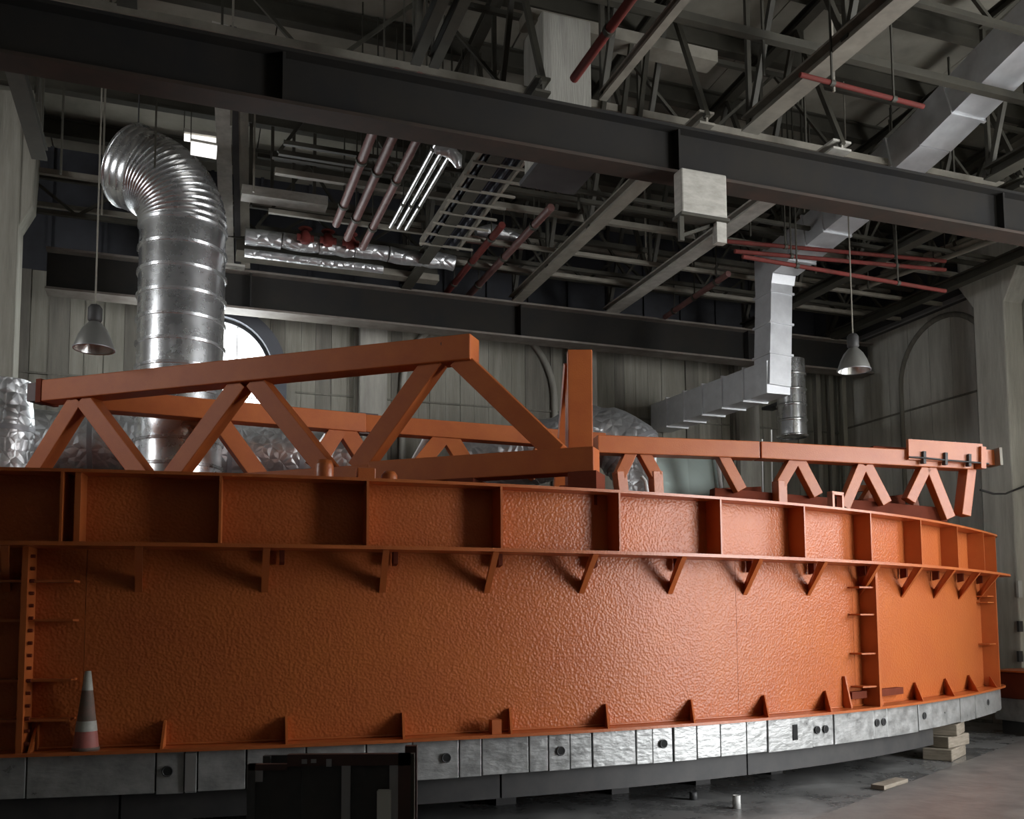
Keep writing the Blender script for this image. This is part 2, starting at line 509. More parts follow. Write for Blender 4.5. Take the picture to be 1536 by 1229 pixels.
truss(4.9, 4, ND, 'beige_steel', .1, .12, panels=3)
# joists along the hall, between the trusses
def joist(d_, e0, e1, z0, h_, n, m_='olive'):
    t = part('joist', MB().bar(H(e0, d_, z0), H(e1, d_, z0), .07, .07), m_, ce)
    part('joist_top', MB().bar(H(e0, d_, z0 + h_), H(e1, d_, z0 + h_), .07, .07), m_, t)
    for i in range(n):
        a, b = e0 + (e1 - e0) * i / n, e0 + (e1 - e0) * (i + 1) / n
        part('joist_web', MB().bar(H(a, d_, z0), H((a + b) / 2, d_, z0 + h_), .045, .045), m_, t)
        part('joist_web', MB().bar(H((a + b) / 2, d_, z0 + h_), H(b, d_, z0), .045, .045), m_, t)
joist(11.6, EL, EW, 9.1, 1.35, 9)
joist(13.6, 1.3, EW, 8.95, 1.4, 8)
joist(16.3, 1.2, EW, 8.9, 1.3, 8)
joist(8.2, EL, EW, 9.3, 1.4, 8)
joist(16.8, EL, EW, 8.9, .6, 16)
# long runs of conduit and angle iron along the hall
random.seed(11)
for d_, z, r, m_ in ((11.0, 9.0, .05, 'beige_steel'), (11.3, 8.85, .035, 'olive'), (12.4, 9.25, .05, 'beige_steel'), (12.9, 8.75, .03, 'olive'), (13.2, 9.6, .06, 'olive'),
                     (14.1, 8.9, .045, 'beige_steel'), (14.6, 9.4, .05, 'olive'), (15.1, 8.7, .035, 'beige_steel'), (15.9, 9.3, .05, 'olive'),
                     (16.3, 8.75, .035, 'beige_steel'), (16.6, 9.5, .045, 'beige_steel'), (17.0, 9.1, .04, 'beige_steel'), (7.2, 9.4, .05, 'olive'), (9.1, 9.1, .05, 'olive'), (6.2, 9.2, .06, 'olive')):
    part('conduit_run', MB().bar(H(1.3 if 12.8 < d_ < 16.5 else EL + .1, d_, z), H(EW - .3, d_, z), 2 * r, 2 * r), m_, ce)
# hanger rods
for i in range(46):
    e_, d_ = random.uniform(-5.5, 14.5), random.choice((11.0, 12.4, 13.2, 14.6, 15.9, 16.6, 9.1, 7.2))
    part('hanger_rod', MB().bar(H(e_, d_, random.choice((8.6, 8.75, 8.9, 9.1))), H(e_, d_, deck_z(d_) - .3), .028, .028), random.choice(('olive', 'olive', 'beige_steel')), ce)

# ------------------------------------------------------------------ girders and columns
def girder(name, label, e0, e1, dc, z0, z1, wdt, bottom, stiff, top='girder'):
    t = thing(name, label, 'girder', H((e0 + e1) / 2, dc, z0))
    part('web', MB().hbox(e0, e1, dc - .02, dc + .02, z0 + .04, z1 - .04), 'girder', t)
    part('bottom_flange', MB().hbox(e0, e1, dc - wdt / 2, dc + wdt / 2, z0, z0 + .04), bottom, t)
    part('top_flange', MB().hbox(e0, e1, dc - wdt / 2, dc + wdt / 2, z1 - .04, z1), top, t)
    for s_ in stiff:
        part('web_stiffener', MB().hbox(s_ - .015, s_ + .015, dc - wdt / 2 + .03, dc - .02, z0 + .04, z1 - .04), 'girder', t)
    return t
girder('crane_girder', 'dark riveted steel girder crossing the whole hall overhead, nearest the viewer', -8.5, 15.4, ND, 7.66, 8.30, .34, 'rust_flange', (-4, 1, 5.9, 11.3))
girder('runway_girder', 'dark steel girder running along above the back wall', -2.2, 15.3, FD, 7.76, 8.5, .42, 'pale_flange', (1.2, 6.5, 11.9), 'pale_flange')

def column(name, label, e0, e1, d0, d1_, z1, haunches, m_='concrete_lit'):
    t = thing(name, label, 'column', H((e0 + e1) / 2, (d0 + d1_) / 2, 0))
    part('shaft', MB().hbox(e0, e1, d0, d1_, 0, z1), m_, t, bevel=.03)
    for poly, depth in haunches:
        part('haunch', MB().prism([H(*q) for q in poly], depth), m_, t, bevel=.02)
    return t
column('concrete_column', 'board-marked concrete column with flared head against the right wall', 15.0, 15.48, 13.36, 14.1, 11.0,
       [([(15.24, 14.05, 8.2), (15.24, 14.45, 8.8), (15.24, 14.45, 9.62), (15.24, 14.05, 9.62)], D1 * .47),
        ([(15.24, 13.4, 8.1), (15.24, 13.0, 8.8), (15.24, 13.0, 9.62), (15.24, 13.4, 9.62)], D1 * .47)])
column('concrete_column', 'grey concrete column at the far left edge, beside the hanging lamp and foil duct', -3.6, -2.46, 16.2, 16.7, 10.6,
       [([(-2.5, 16.45, 8.3), (-2.28, 16.45, 8.75), (-2.24, 16.45, 9.85), (-2.5, 16.45, 10.0)], D2 * .45)], 'plank_a')

# concrete post standing on the near girder and the pale box under it
t = thing('concrete_post', 'short square concrete post rising behind the near girder into the roof', 'post', H(4.6, 11.1, 8.3))
part('shaft', MB().hbox(4.35, 5.05, 10.75, 11.45, 8.0, 10.0), 'concrete', t, bevel=.02)
part('bearing_plate', MB().hbox(4.3, 5.1, 10.7, 11.5, 7.95, 8.02), 'grey_steel', t)
part('head_beam', MB().hbox(4.2, 7.1, 10.9, 11.2, 9.95, 10.12), 'beige_steel', t)
for q in (4.62, 4.82, 5.2, 5.5, 5.75):
    part('strut', MB().bar(H(q, 10.9, 8.3), H(q + .25, 10.95, 9.95), .06, .06), 'olive', t)
t = thing('junction_box', 'pale sheet-metal box hung on the underside of the near girder', 'box', H(5.9, 9.8, 7.05))
a, b = on_d(1022, 252, 9.72), on_d(1091, 306, 9.72)
ea, eb = a.dot(D1), b.dot(D1)
part('housing', MB().hbox(ea, eb, 9.72, 9.92, 7.05, 7.62), 'white_steel', t, bevel=.02)
part('hanger_plate', MB().hbox(ea + .1, eb - .1, 9.9, 10.06, 7.5, 7.655), 'grey_steel', t)
part('bottom_rail', MB().hbox(ea - .02, eb + .02, 9.7, 9.93, 7.01, 7.05), 'olive', t)
part('leg', MB().hbox(eb - .14, eb, 9.75, 9.85, 6.75, 7.02), 'white_steel', t)
part('leg', MB().hbox(ea - .02, ea + .04, 9.75, 9.8, 6.7, 7.02), 'olive', t)
part('brace', MB().bar(H(ea + .05, 9.85, 6.8), H(eb - .1, 9.85, 7.02), .04, .04), 'olive', t)

# pale brace leaning on the far girder
p, q = on_d(341, 402, 17.25), on_d(329, -10, 13.9)
t = thing('roof_brace', 'off-white channel brace leaning up from the far girder beside the round duct', 'brace', p)
ax = (q - p).normalized()
sd = ax.cross(D2).normalized()
fn = sd.cross(ax)
part('front_flange', MB().obox((p + q) / 2 - sd * .0, (ax, sd, fn), ((q - p).length / 2, .12, .02)), 'white_steel', t)
part('dark_gap_strip', MB().obox((p + q) / 2 + (sd if sd.x > 0 else -sd) * .19, (ax, sd, fn), ((q - p).length / 2, .05, .03)), 'black_steel', t)  # black strip, puts the darkness of the gap between flanges into colour
part('rear_flange', MB().obox((p + q) / 2 + (sd if sd.x > 0 else -sd) * .32, (ax, sd, fn), ((q - p).length / 2, .08, .02)), 'beige_steel', t)
part('foot_plate', MB().obox(p + UZ * .02, (D1, D2, UZ), (.3, .15, .02)), 'white_steel', t)

# ------------------------------------------------------------------ ducts
# round galvanised duct: vertical run of bands, elbow of gores, open lip
t = thing('round_duct', 'shiny galvanised spiral round duct with an elbow, rising at the left behind the orange truss', 'duct', at(270, 700, 14.5))
DR = .655
cx0, cx1 = at(272, 560, 14.5), at(279, 345, 14.5)
base = Vector((cx0.x - .02, 14.5, 3.33))
top_ = Vector((cx0.x + .0, 12.7, cx1.z))
nb = 13
zz = [3.33 + (top_.z - 3.33) * q / 13 for q in range(14)]
for i in range(nb):
    mb = MB().sweep([base + UZ * (zz[i] - 3.33) + UZ * .0, base + UZ * (zz[i + 1] - 3.33)], DR, 48, caps=False)
    part('duct_section', mb, 'galv', t)
    mb = MB()
    for k in range(3):
        z0 = zz[i + 1] - .035 + k * .018
        mb.lathe(base + UZ * (z0 - 3.33), [(DR, -.012), (DR + .03, 0), (DR, .012)], 48)
    part('seam_bead', mb, 'galv', t)
# elbow: bends from vertical to the upper left, going slightly away
edir = (Vector((-1, 0.12, 0))).normalized()
RB = 1.05
ng = 15
ang = math.radians(62)
prev = None
c0 = Vector((base.x, base.y, top_.z)) + edir * RB
def elbow(a):
    return c0 - edir * RB * math.cos(a) + UZ * RB * math.sin(a)
for i in range(ng):
    a0, a1 = ang * i / ng, ang * (i + 1) / ng
    sub = [elbow(a0 + (a1 - a0) * k / 4) for k in range(5)]
    r_ = [DR + .022, DR, DR - .004, DR, DR + .022]
    tan0 = [(edir * math.sin(a0 + (a1 - a0) * k / 4) + UZ * math.cos(a0 + (a1 - a0) * k / 4)) for k in range(5)]
    mb = MB()
    rings = []
    side = edir.cross(UZ).normalized()
    for k in range(5):
        y = tan0[k].cross(side)
        rings += [sub[k] + (side * math.cos(2 * PI * j / 48) + y * math.sin(2 * PI * j / 48)) * r_[k] for j in range(48)]
    mb.add(rings, [(q * 48 + j, q * 48 + (j + 1) % 48, (q + 1) * 48 + (j + 1) % 48, (q + 1) * 48 + j) for q in range(4) for j in range(48)], True)
    part('elbow_gore', mb, 'galv', t)
tn = edir * math.sin(ang) + UZ * math.cos(ang)
side = edir.cross(UZ).normalized()
p0 = elbow(ang)
for i in range(3):
    mb = MB()
    rings = []
    for k, rr in enumerate((DR + .02, DR, DR + .02)):
        y = tn.cross(side)
        rings += [p0 + tn * (.13 * i + .065 * k) + (side * math.cos(2 * PI * j / 48) + y * math.sin(2 * PI * j / 48)) * rr for j in range(48)]
    mb.add(rings, [(q * 48 + j, q * 48 + (j + 1) % 48, (q + 1) * 48 + (j + 1) % 48, (q + 1) * 48 + j) for q in range(2) for j in range(48)], True)
    part('duct_section', mb, 'galv', t)
lipc = p0 + tn * .39
y = tn.cross(side)
part('open_lip', MB().sweep([lipc + (side * math.cos(2 * PI * j / 36) + y * math.sin(2 * PI * j / 36)) * (DR + .02) for j in range(37)], .022, 8, caps=False), 'galv', t)
part('support_wire', MB().tube(lipc - y * .0 + side * .0 + UZ * .5 - tn * .1, lipc + UZ * 1.75 - tn * .1, .012, 6), 'grey_steel', t)

# rectangular sheet-metal duct coming down the roof slope, dropping and running to the back wall
t = thing('square_duct', 'grey rectangular sheet-metal duct stepping down from the roof at the right', 'duct', H(10.4, 12, 8.8))
def duct_piece(name, p, q, wdt, hgt, mname='duct', nsec=4, up=UZ):
    p, q = Vector(p), Vector(q)
    for i in range(nsec):
        a, b = p.lerp(q, i / nsec), p.lerp(q, (i + 1) / nsec)
        part(name, MB().bar(a, b, wdt, hgt, up), mname, t)
        if i:
            part('flange_joint', MB().bar(a - (q - p).normalized() * .02, a + (q - p).normalized() * .02, wdt + .06, hgt + .06, up), 'duct', t)
dz = .55
duct_piece('duct_section', H(10.42, 6.4, 10.1 + dz / 2 - .1), H(10.42, 9.2, 9.28 + dz / 2), .58, dz, nsec=3)
duct_piece('duct_section', H(10.42, 9.2, 9.28 + dz / 2), H(10.42, 10.4, 8.95 + dz / 2), .58, dz, nsec=2)
duct_piece('duct_section', H(10.42, 10.4, 8.95 + dz / 2), H(10.42, 12.1, 8.62 + dz / 2), .56, dz, nsec=3)
duct_piece('duct_section', H(10.42, 12.1, 8.62 + dz / 2), H(10.42, 14.0, 8.36 + dz / 2), .54, dz, nsec=4)
pa, pb = H(10.42, 14.3, 8.62), H(10.3, 14.3, 6.3)
duct_piece('drop_section', pa, pb, .46, .5, nsec=4)
part('elbow', MB().prism([H(10.42, 14.0, 8.36), H(10.42, 14.05, 8.2), H(10.42, 14.56, 8.2), H(10.42, 14.56, 8.9), H(10.42, 14.0, 8.91)], D1 * .5), 'duct', t)
duct_piece('duct_section', H(10.3, 14.1, 6.45), H(10.3, 18.5, 6.6), .5, .6, nsec=6)

# short round duct on the far wall
t = thing('round_duct', 'short upright ribbed round duct on the back wall under the square duct', 'duct', at(1189, 655, 20.2))
pc = at(1189, 655, 20.2)
for i in range(5):
    part('duct_section', MB().sweep([pc + UZ * i * .34, pc + UZ * (i * .34 + .335)], .31 - .004 * (i % 2), 28), 'galv', t)
for i in range(1, 5):
    part('seam_bead', MB().lathe(pc + UZ * i * .34, [(.31, -.03), (.335, 0), (.31, .03)], 28), 'galv', t)
part('end_collar', MB().lathe(pc, [(.31, -.02), (.35, 0), (.31, .03)], 28), 'galv', t)
part('wall_strap', MB().bar(pc + UZ * .8 + D2 * .3, pc + UZ * .8 + D2 * .9, .3, .06), 'grey_steel', t)

# foil-wrapped insulated ducts
def foil(name, label, pts, r, nb_):
    t_ = thing(name, label, 'duct', Vector(pts[0]))
    pts = [Vector(p) for p in pts]
    fine = []
    for i in range(len(pts) - 1):
        for k in range(6):
            fine.append(pts[i].lerp(pts[i + 1], k / 6))
    fine.append(pts[-1])
    for _ in range(3):
        fine = [fine[0]] + [(fine[i - 1] + fine[i] * 2 + fine[i + 1]) / 4 for i in range(1, len(fine) - 1)] + [fine[-1]]
    rr = [r * (1 + random.uniform(-.05, .05)) for _ in fine]
    part('foil_wrap', MB().sweep(fine, rr, 20), 'foil', t_)
    for k in range(1, nb_ + 1):
        i = int(k * (len(fine) - 1) / (nb_ + 1))
        d_ = (fine[i + 1] - fine[i]).normalized()
        part('tape_band', MB().sweep([fine[i] - d_ * .04, fine[i] + d_ * .04], r * 1.06, 20), 'alu', t_)
    return t_
foil('foil_duct', 'crinkled foil-wrapped horizontal duct behind the left orange truss', [H(-2.2, 16.85, 5.0), H(-.5, 16.85, 5.02), H(1.5, 16.85, 5.0), H(3.1, 16.85, 4.95)], .55, 4)
foil('foil_duct', 'upright crinkled foil duct at the far left edge beside the column', [at(8, 740, 13.6) - UZ * .55, at(8, 640, 13.6), at(6, 575, 13.6)], .38, 1)
foil('foil_duct', 'foil-wrapped duct elbow arching up behind the middle of the orange structure', [at(975, 760, 16.4), at(962, 700, 16.5), at(930, 660, 16.6), at(885, 655, 16.8), at(835, 672, 17.0), at(760, 690, 17.2), at(690, 700, 17.2)], .56, 3)
t = thing('white_hose', 'short white hose curving up behind the orange trusses', 'hose', at(617, 712, 16))
part('tube', MB().sweep([at(612, 715, 15.9), at(622, 690, 15.9), at(636, 665, 15.9), at(642, 652, 15.9)], .06, 10), 'white', t)

# ------------------------------------------------------------------ pipes, tray and fittings under the roof
def pipe(name, label, p, q, r, m_, cat='pipe', clamps=3, group=None):
    t_ = thing(name, label, cat, Vector(p), group)
    part('tube', MB().tube(p, q, r, 10), m_, t_)
    p, q = Vector(p), Vector(q)
    a = (q - p).normalized()
    for k in range(clamps):
        c_ = p.lerp(q, (k + .5) / clamps)
        part('clamp', MB().sweep([c_ - a * .03, c_ + a * .03], r * 1.3, 10), 'olive', t_)
        part('hanger', MB().bar(c_ + UZ * r, c_ + UZ * (deck_z(c_.dot(D2)) - c_.z - .3), .02, .02), 'olive', t_)
    return t_
pipe('sprinkler_pipe', 'brownish red roof pipe, leftmost of the three left of the cable tray', H(2.35, ND + .3, 8.55), H(2.36, 14.9, 8.55), .068, 'pink_pipe')
pipe('sprinkler_pipe', 'dull red roof pipe, middle of the three left of the cable tray', H(2.63, ND + .3, 8.55), H(2.63, 15.4, 8.55), .068, 'pink_pipe')
pipe('sprinkler_pipe', 'long pinkish red roof pipe ending at the foil pipe, rightmost of the three', H(2.94, ND + .3, 8.52), H(2.94, 15.65, 8.52), .062, 'pink_pipe')
pipe('sprinkler_pipe', 'bright red pipe above the near girder at the top centre', H(4.38, 4, 8.6), H(4.42, ND - .2, 8.6), .055, 'red_pipe')
pipe('sprinkler_pipe', 'red pipe reaching the far girder below the cable tray, left of a pair', H(5.0, 14.2, 8.62), H(5.0, FD + .1, 8.62), .06, 'red_pipe')
pipe('sprinkler_pipe', 'grey and red pipe reaching the far girder below the cable tray, right of a pair', H(5.55, 13.4, 8.66), H(5.5, FD + .3, 8.66), .065, 'pink_pipe')
pipe('sprinkler_pipe', 'pale pink pipe slanting down to the far girder left of the square duct', H(9.62, 14.6, 8.5), H(9.73, FD - .3, 8.5), .06, 'pink_pipe')
p, q = on_d(1200, 112, 8.3), on_d(1385, 160, 8.3)
pipe('sprinkler_pipe', 'red branch pipe near the roof at upper right above the near girder', p, q, .03, 'red_pipe', clamps=2)
for i, (ya, yb, dd) in enumerate(((362, 392, 12.7), (377, 405, 12.4), (385, 437, 12.1))):
    p, q = on_d(1090 + i * 12, ya, dd), on_d(1418, yb, dd)
    pipe('sprinkler_main', ('upper', 'middle', 'lowest')[i] + ' of three red pipes crossing the square duct near the right column', p, q, .035, 'red_pipe', clamps=2)
for i in range(3):
    pipe('wall_conduit', ('topmost', 'middle', 'bottom')[i] + ' of three beige conduits under the roof beside the right column', H(13.6 - i * .05, 11.2 + i * .2, 8.9 - i * .12), H(13.2 - i * .1, 14.6 + i * .2, 8.95 - i * .1), .05, 'beige_steel', 'conduit', clamps=1)
for i in range(3):
    pipe('conduit', ('left', 'middle', 'right')[i] + ' one of three bright silver conduits beside the cable tray', H(3.2 + i * .13, 11.0, 8.5), H(3.2 + i * .13, 14.6, 8.5), .035, 'silver', 'conduit', clamps=2)
t = thing('cable_tray', 'dark blue ladder cable tray crossed by pale rungs below the near girder', 'cable tray', H(4.2, 13, 8.6))
part('side_rail', MB().hbox(3.84, 3.88, 11.55, 15.2, 8.5, 8.62), 'beige_steel', t)
part('side_rail', MB().hbox(4.50, 4.54, 11.55, 15.2, 8.5, 8.62), 'beige_steel', t)
part('tray_floor', MB().hbox(3.88, 4.50, 11.55, 15.2, 8.58, 8.6), 'navy', t)
for i in range(9):
    part('rung', MB().hbox(3.8, 4.75, 11.6 + i * .43, 11.64 + i * .43, 8.47, 8.5), 'beige_steel', t)
for i in range(4):
    part('cable', MB().tube(H(3.97 + i * .14, 11.55, 8.56), H(3.97 + i * .14, 15.2, 8.56), .035, 6), 'navy', t)
t = thing('foil_pipe', 'long silver foil-lagged pipe running along under the roof above the far girder', 'pipe', H(3, 16, 8.6))
for i in range(6):
    a, b = 1.0 + i * .62, 1.0 + (i + 1) * .62 - .03
    part('lagging', MB().sweep([H(a + (b - a) * k / 4, 16.0, 8.60 + random.uniform(-.015, .015)) for k in range(5)], [.14 * random.uniform(.93, 1.07) for _ in range(5)], 14), 'foil', t)
t = thing('foil_pipe', 'lower thin silver pipe just under the long foil-lagged pipe', 'pipe', H(3, 16, 8.4))
part('lagging', MB().sweep([H(1.0 + k * .3, 16.15, 8.36 + random.uniform(-.01, .01)) for k in range(9)], .07, 10), 'foil', t)
for i in range(3):
    c_ = on_d(458 + i * 34, 357 + i * 4, 15.75)
    t = thing('valve', ('left', 'middle', 'right')[i] + ' red valve on the silver foil-lagged pipe', 'valve', c_)
    part('body', MB().lathe(c_, [(.0, -.09), (.07, -.09), (.1, -.03), (.1, .03), (.07, .09), (.05, .13), (0, .13)], 14), 'red_pipe', t)
    part('handwheel', MB().lathe(c_ + UZ * .16, [(.03, -.01), (.11, -.012), (.12, 0), (.11, .012), (.03, .01)], 16), 'red_pipe', t)
    part('flange', MB().tube(c_ - D1 * .14, c_ + D1 * .14, .06, 10), 'red_pipe', t)
t = thing('foil_bundle', 'crumpled foil bundle lying at the lower end of the cable tray', 'insulation', on_d(750, 350, 15.6))
c_ = on_d(745, 352, 15.6)
part('wrap', MB().sweep([c_ - D1 * .4, c_ - D1 * .1 + UZ * .06, c_ + D1 * .15 + UZ * .03, c_ + D1 * .45], [.07, .13, .12, .06], 12), 'foil', t)
part('tray_plate', MB().obox(c_ - UZ * .16, (D1, D2, UZ), (.55, .12, .02)), 'pink_pipe', t)
t = thing('foil_bundle', 'crumpled foil bundle hanging at the upper end of the cable tray', 'insulation', on_d(672, 225, 11.6))
c_ = on_d(672, 225, 11.6)
part('wrap', MB().sweep([c_ - D1 * .18 - UZ * .03, c_, c_ + D1 * .12 - UZ * .1, c_ + D1 * .15 - UZ * .22], [.05, .1, .09, .04], 10), 'foil', t)
for i, (x0, y0, x1, y1, dd) in enumerate(((276, 206, 324, 213, 14.6), (286, 222, 325, 229, 14.4))):
    p, q = on_d(x0, y0, dd), on_d(x1, y1, dd)
    t = thing('strip_light', ('upper thin', 'lower wide')[i] + ' lit white strip light under the roof behind the round duct elbow', 'light', p)
    part('lamp_tray', MB().bar(p + UZ * .07, q + UZ * .07, .2, .06), 'white_steel', t)
    part('diffuser', MB().bar(p, q, .14 + .1 * i, .05 + .05 * i), 'strip', t)
    part('hanger', MB().bar(p + UZ * .1, p + UZ * 1.6, .015, .015), 'olive', t)
p, q = on_d(362, 289, 15.4), on_d(490, 307, 15.4)
t = thing('light_panel', 'pale whitish board fixed under the roof right of the leaning brace', 'panel', p)
part('board', MB().bar(p, q, .3, .16), 'white_steel', t)
for k in range(4):
    part('hanger', MB().bar(p.lerp(q, .1 + .25 * k), p.lerp(q, .1 + .25 * k) + UZ * 1.2, .05, .05), 'olive', t)
t = thing('ceiling_beam', 'beige ledge beam just above the far girder left of centre', 'beam', H(3, 17.1, 8.6))
part('beam_flange', MB().hbox(.9, 4.6, 16.7, 16.95, 8.5, 8.62), 'beige_steel', t)
part('beam_web', MB().hbox(.9, 4.6, 16.8, 16.84, 8.62, 8.9), 'olive', t)

# ------------------------------------------------------------------ hanging bell lamps
def bell_lamp(label, c_, topz):
    t_ = thing('pendant_lamp', label, 'lamp', c_)
    R_ = .25
    part('reflector', MB().lathe(c_, [(R_, 0), (R_ * .97, .05), (R_ * .82, .16), (R_ * .6, .27), (R_ * .36, .34), (.06, .37)], 28), 'lamp_metal', t_)
    part('inner_reflector', MB().lathe(c_, [(R_ - .004, .003), (R_ * .94, .05), (R_ * .78, .16), (R_ * .55, .27), (.02, .33)], 28), 'lamp_in', t_)
    part('rim', MB().lathe(c_, [(R_ - .008, -.004), (R_ + .01, -.008), (R_ + .012, .008), (R_ - .004, .012)], 28), 'alu', t_)
    part('bulb', MB().lathe(c_ + UZ * .06, [(.0, 0), (.05, .03), (.06, .09), (.04, .16), (.03, .22)], 14), 'white', t_)
    part('ballast', MB().lathe(c_ + UZ * .36, [(0, 0), (.07, 0), (.09, .03), (.09, .19), (.06, .23), (0, .24)], 16), 'black_steel', t_)
    part('rod', MB().tube(c_ + UZ * .58, Vector((c_.x, c_.y, topz)), .012, 6), 'beige_steel', t_)
    part('hook', MB().sweep([c_ + UZ * .58 + Vector((.03 * math.cos(a), 0, .03 * math.sin(a))) for a in [PI * k / 5 for k in range(11)]], .007, 6), 'grey_steel', t_)
bell_lamp('grey bell-shaped hanging lamp at the left in front of the boarded wall', at(141, 524, 12.0), 10.7)
bell_lamp('grey bell-shaped hanging lamp at the right in front of the dark corner', at(1281, 556, 14.6), 10.8)

# ------------------------------------------------------------------ the curved orange steel shell
Q = 1.12
KC = (0.0452052, 0.0318252, 0.1227503, -0.1799039)
TH0, SX, SY = 0.3041197, -1.1978372, 8.0079012
N_ = 2101
S_ = [-9 + 21 * i / (N_ - 1) for i in range(N_)]
def kap(s):
    u = min(max(s, -4), 9.2) / 10
    k_ = KC[0] + KC[1] * u + KC[2] * u * u + KC[3] * u ** 3
    return 1.0 if s > 10.45 else k_
ds = S_[1] - S_[0]
th, xx, yy = [0.], [0.], [0.]
for i in range(1, N_):
    th.append(th[-1] + (kap(S_[i]) + kap(S_[i - 1])) / 2 * ds)
i0 = min(range(N_), key=lambda i: abs(S_[i]))
off = th[i0] - TH0
th = [a - off for a in th]
for i in range(1, N_):
    xx.append(xx[-1] + math.cos(th[i]) * ds)
    yy.append(yy[-1] + math.sin(th[i]) * ds)
ox, oy = xx[i0] - SX, yy[i0] - SY
xx = [(a - ox) * Q for a in xx]
yy = [(a - oy) * Q for a in yy]
def idx(s):
    f = (s + 9) / 21 * (N_ - 1)
    i = max(0, min(N_ - 2, int(f)))
    return i, f - i
def TH(s):
    i, f = idx(s)
    return th[i] * (1 - f) + th[i + 1] * f
def CP(s, o, z):                                     # point at arc position s, o metres outward of the rim line, height z
    i, f = idx(s)
    t_ = TH(s)
    return Vector((xx[i] * (1 - f) + xx[i + 1] * f + o * math.sin(t_), yy[i] * (1 - f) + yy[i + 1] * f - o * math.cos(t_), z))
def tang(s):
    return Vector((math.cos(TH(s)), math.sin(TH(s)), 0))
def outw(s):
    return Vector((math.sin(TH(s)), -math.cos(TH(s)), 0))
ZT, ZM, ZB, ZW = 3.4388, 2.7681, .9239, .5156
SH = -.25                                            # shell plate lies this far inside the rim
def strip(s0, s1, n, prof, smooth=False):
    """closed profile [(o,z)...] swept along the arc"""
    mb = MB()
    vs = []
    for i in range(n + 1):
        s = s0 + (s1 - s0) * i / n
        vs += [CP(s, o, z) for o, z in prof]
    m_ = len(prof)
    fs = [(i * m_ + k, i * m_ + (k + 1) % m_, (i + 1) * m_ + (k + 1) % m_, (i + 1) * m_ + k) for i in range(n) for k in range(m_)]
    fs += [list(range(m_)), list(range(n * m_, n * m_ + m_))[::-1]]
    return mb.add(vs, fs, smooth)
SA, SE = -8.6, 10.6
ring = thing('steel_ring', 'huge curved orange steel ring wall with ribbed upper tier and flanges', 'steel ring', CP(1, 0, .92))
def shell_strip(z0, z1, o0, o1, s0, s1, n, m_, name):
    mb = MB()
    a = [CP(s0 + (s1 - s0) * i / n, o1, 0) for i in range(n + 1)]
    b = [CP(s0 + (s1 - s0) * i / n, o0, 0) for i in range(n + 1)]
    vs = []
    for i in range(n + 1):
        vs += [a[i] + UZ * z0, a[i] + UZ * z1, b[i] + UZ * z1, b[i] + UZ * z0]
    fs = []
    for i in range(n):
        for k_ in range(4):
            fs.append((i * 4 + k_, i * 4 + (k_ + 1) % 4, i * 4 + 4 + (k_ + 1) % 4, i * 4 + 4 + k_))
    mb.add(vs, fs, True)
    mb.add(vs[:4], [(0, 1, 2, 3)])
    mb.add(vs[-4:], [(3, 2, 1, 0)])
    o = part(name, mb, m_, ring)
    es = o.modifiers.new('split', 'EDGE_SPLIT')
    es.split_angle = .6
    return o
SEAMS = [SA, -2.7, -2.30, 3.98, 5.93, 6.13, SE]
joints = [SA, -2.32, 3.98, 5.95, SE + .7]
for a, b in zip(joints[:-1], joints[1:]):
    shell_strip(ZB, ZM, SH - .03, SH, a, b - .004, max(8, int((b - a) * 8)), 'orange_shell', 'shell_plate')
shell_strip(ZM, ZT - .03, SH - .03, SH, SA, SE + .7, 150, 'orange_shell', 'upper_shell')
shell_strip(ZT - .03, ZT, SH - .3, 0, SA, SE + .5, 150, 'orange', 'top_flange')
shell_strip(ZM - .035, ZM, SH, .17, SA, SE + .2, 150, 'orange', 'middle_flange')
shell_strip(ZB - .03, ZB, SH - .1, .013, SA, SE + .3, 150, 'orange', 'bottom_flange')
# weld beads along the flanges
for z in (ZM + .008, ZB + .01):
    part('weld_bead', MB().sweep([CP(SA + (SE - SA) * i / 120, SH + .006, z) for i in range(121)], .012, 6), 'orange', ring)
# upper stiffeners
for i in range(-6, 11):
    s = -1.2612 + 1.21612 * i
    if s > SE - .2:
        s = SE - .2
    if s < SA:
        continue
    t_ = tang(s)
    part('stiffener', MB().prism([CP(s, 0 - .004, ZT - .03), CP(s, -.004, ZM), CP(s, SH, ZM), CP(s, SH, ZT - .03)], t_ * .022), 'orange', ring)
# the stiffener near the left edge carries a second plate
part('stiffener', MB().prism([CP(-2.36, -.02, ZT - .03), CP(-2.36, -.02, ZM), CP(-2.36, SH, ZM), CP(-2.36, SH, ZT - .03)], tang(-2.36) * .05), 'orange', ring)
# brackets under the middle flange: angle struts with an open triangle
for i in range(-6, 13):
    s = -1.86168 + .977194 * i
    if s < SA + .2 or s > SE - .1:
        continue
    si = s + (.03 + .04 * (i - 2) if i < 2 else .03 if i < 5 else .05 + .03 * (i - 4))
    tip = CP(si, SH, 2.36)
    out = CP(s, .15, ZM - .035)
    inn = CP(s, SH, ZM - .035)
    t_ = tang(s) * .02
    mb = MB()
    a = (tip - out).normalized()
    part('bracket', MB().prism([out, out + (inn - out) * .28, tip + UZ * .11, tip - UZ * .02], t_ * 1.0), 'orange', ring)
    part('bracket_flange', MB().prism([out + t_ * 1.6, out - t_ * 1.6, tip - UZ * .02 - t_ * 1.6, tip - UZ * .02 + t_ * 1.6], a.cross(t_).normalized() * .012), 'orange', ring)
    if i >= 1:
        ts = s + .13
        part('tab', MB().prism([CP(ts, SH + .12, ZM - .035), CP(ts, SH + .03, ZM - .035), CP(ts, SH + .03, ZM - .17), CP(ts, SH + .12, ZM - .15)], tang(ts) * .045), 'orange_dark', ring)
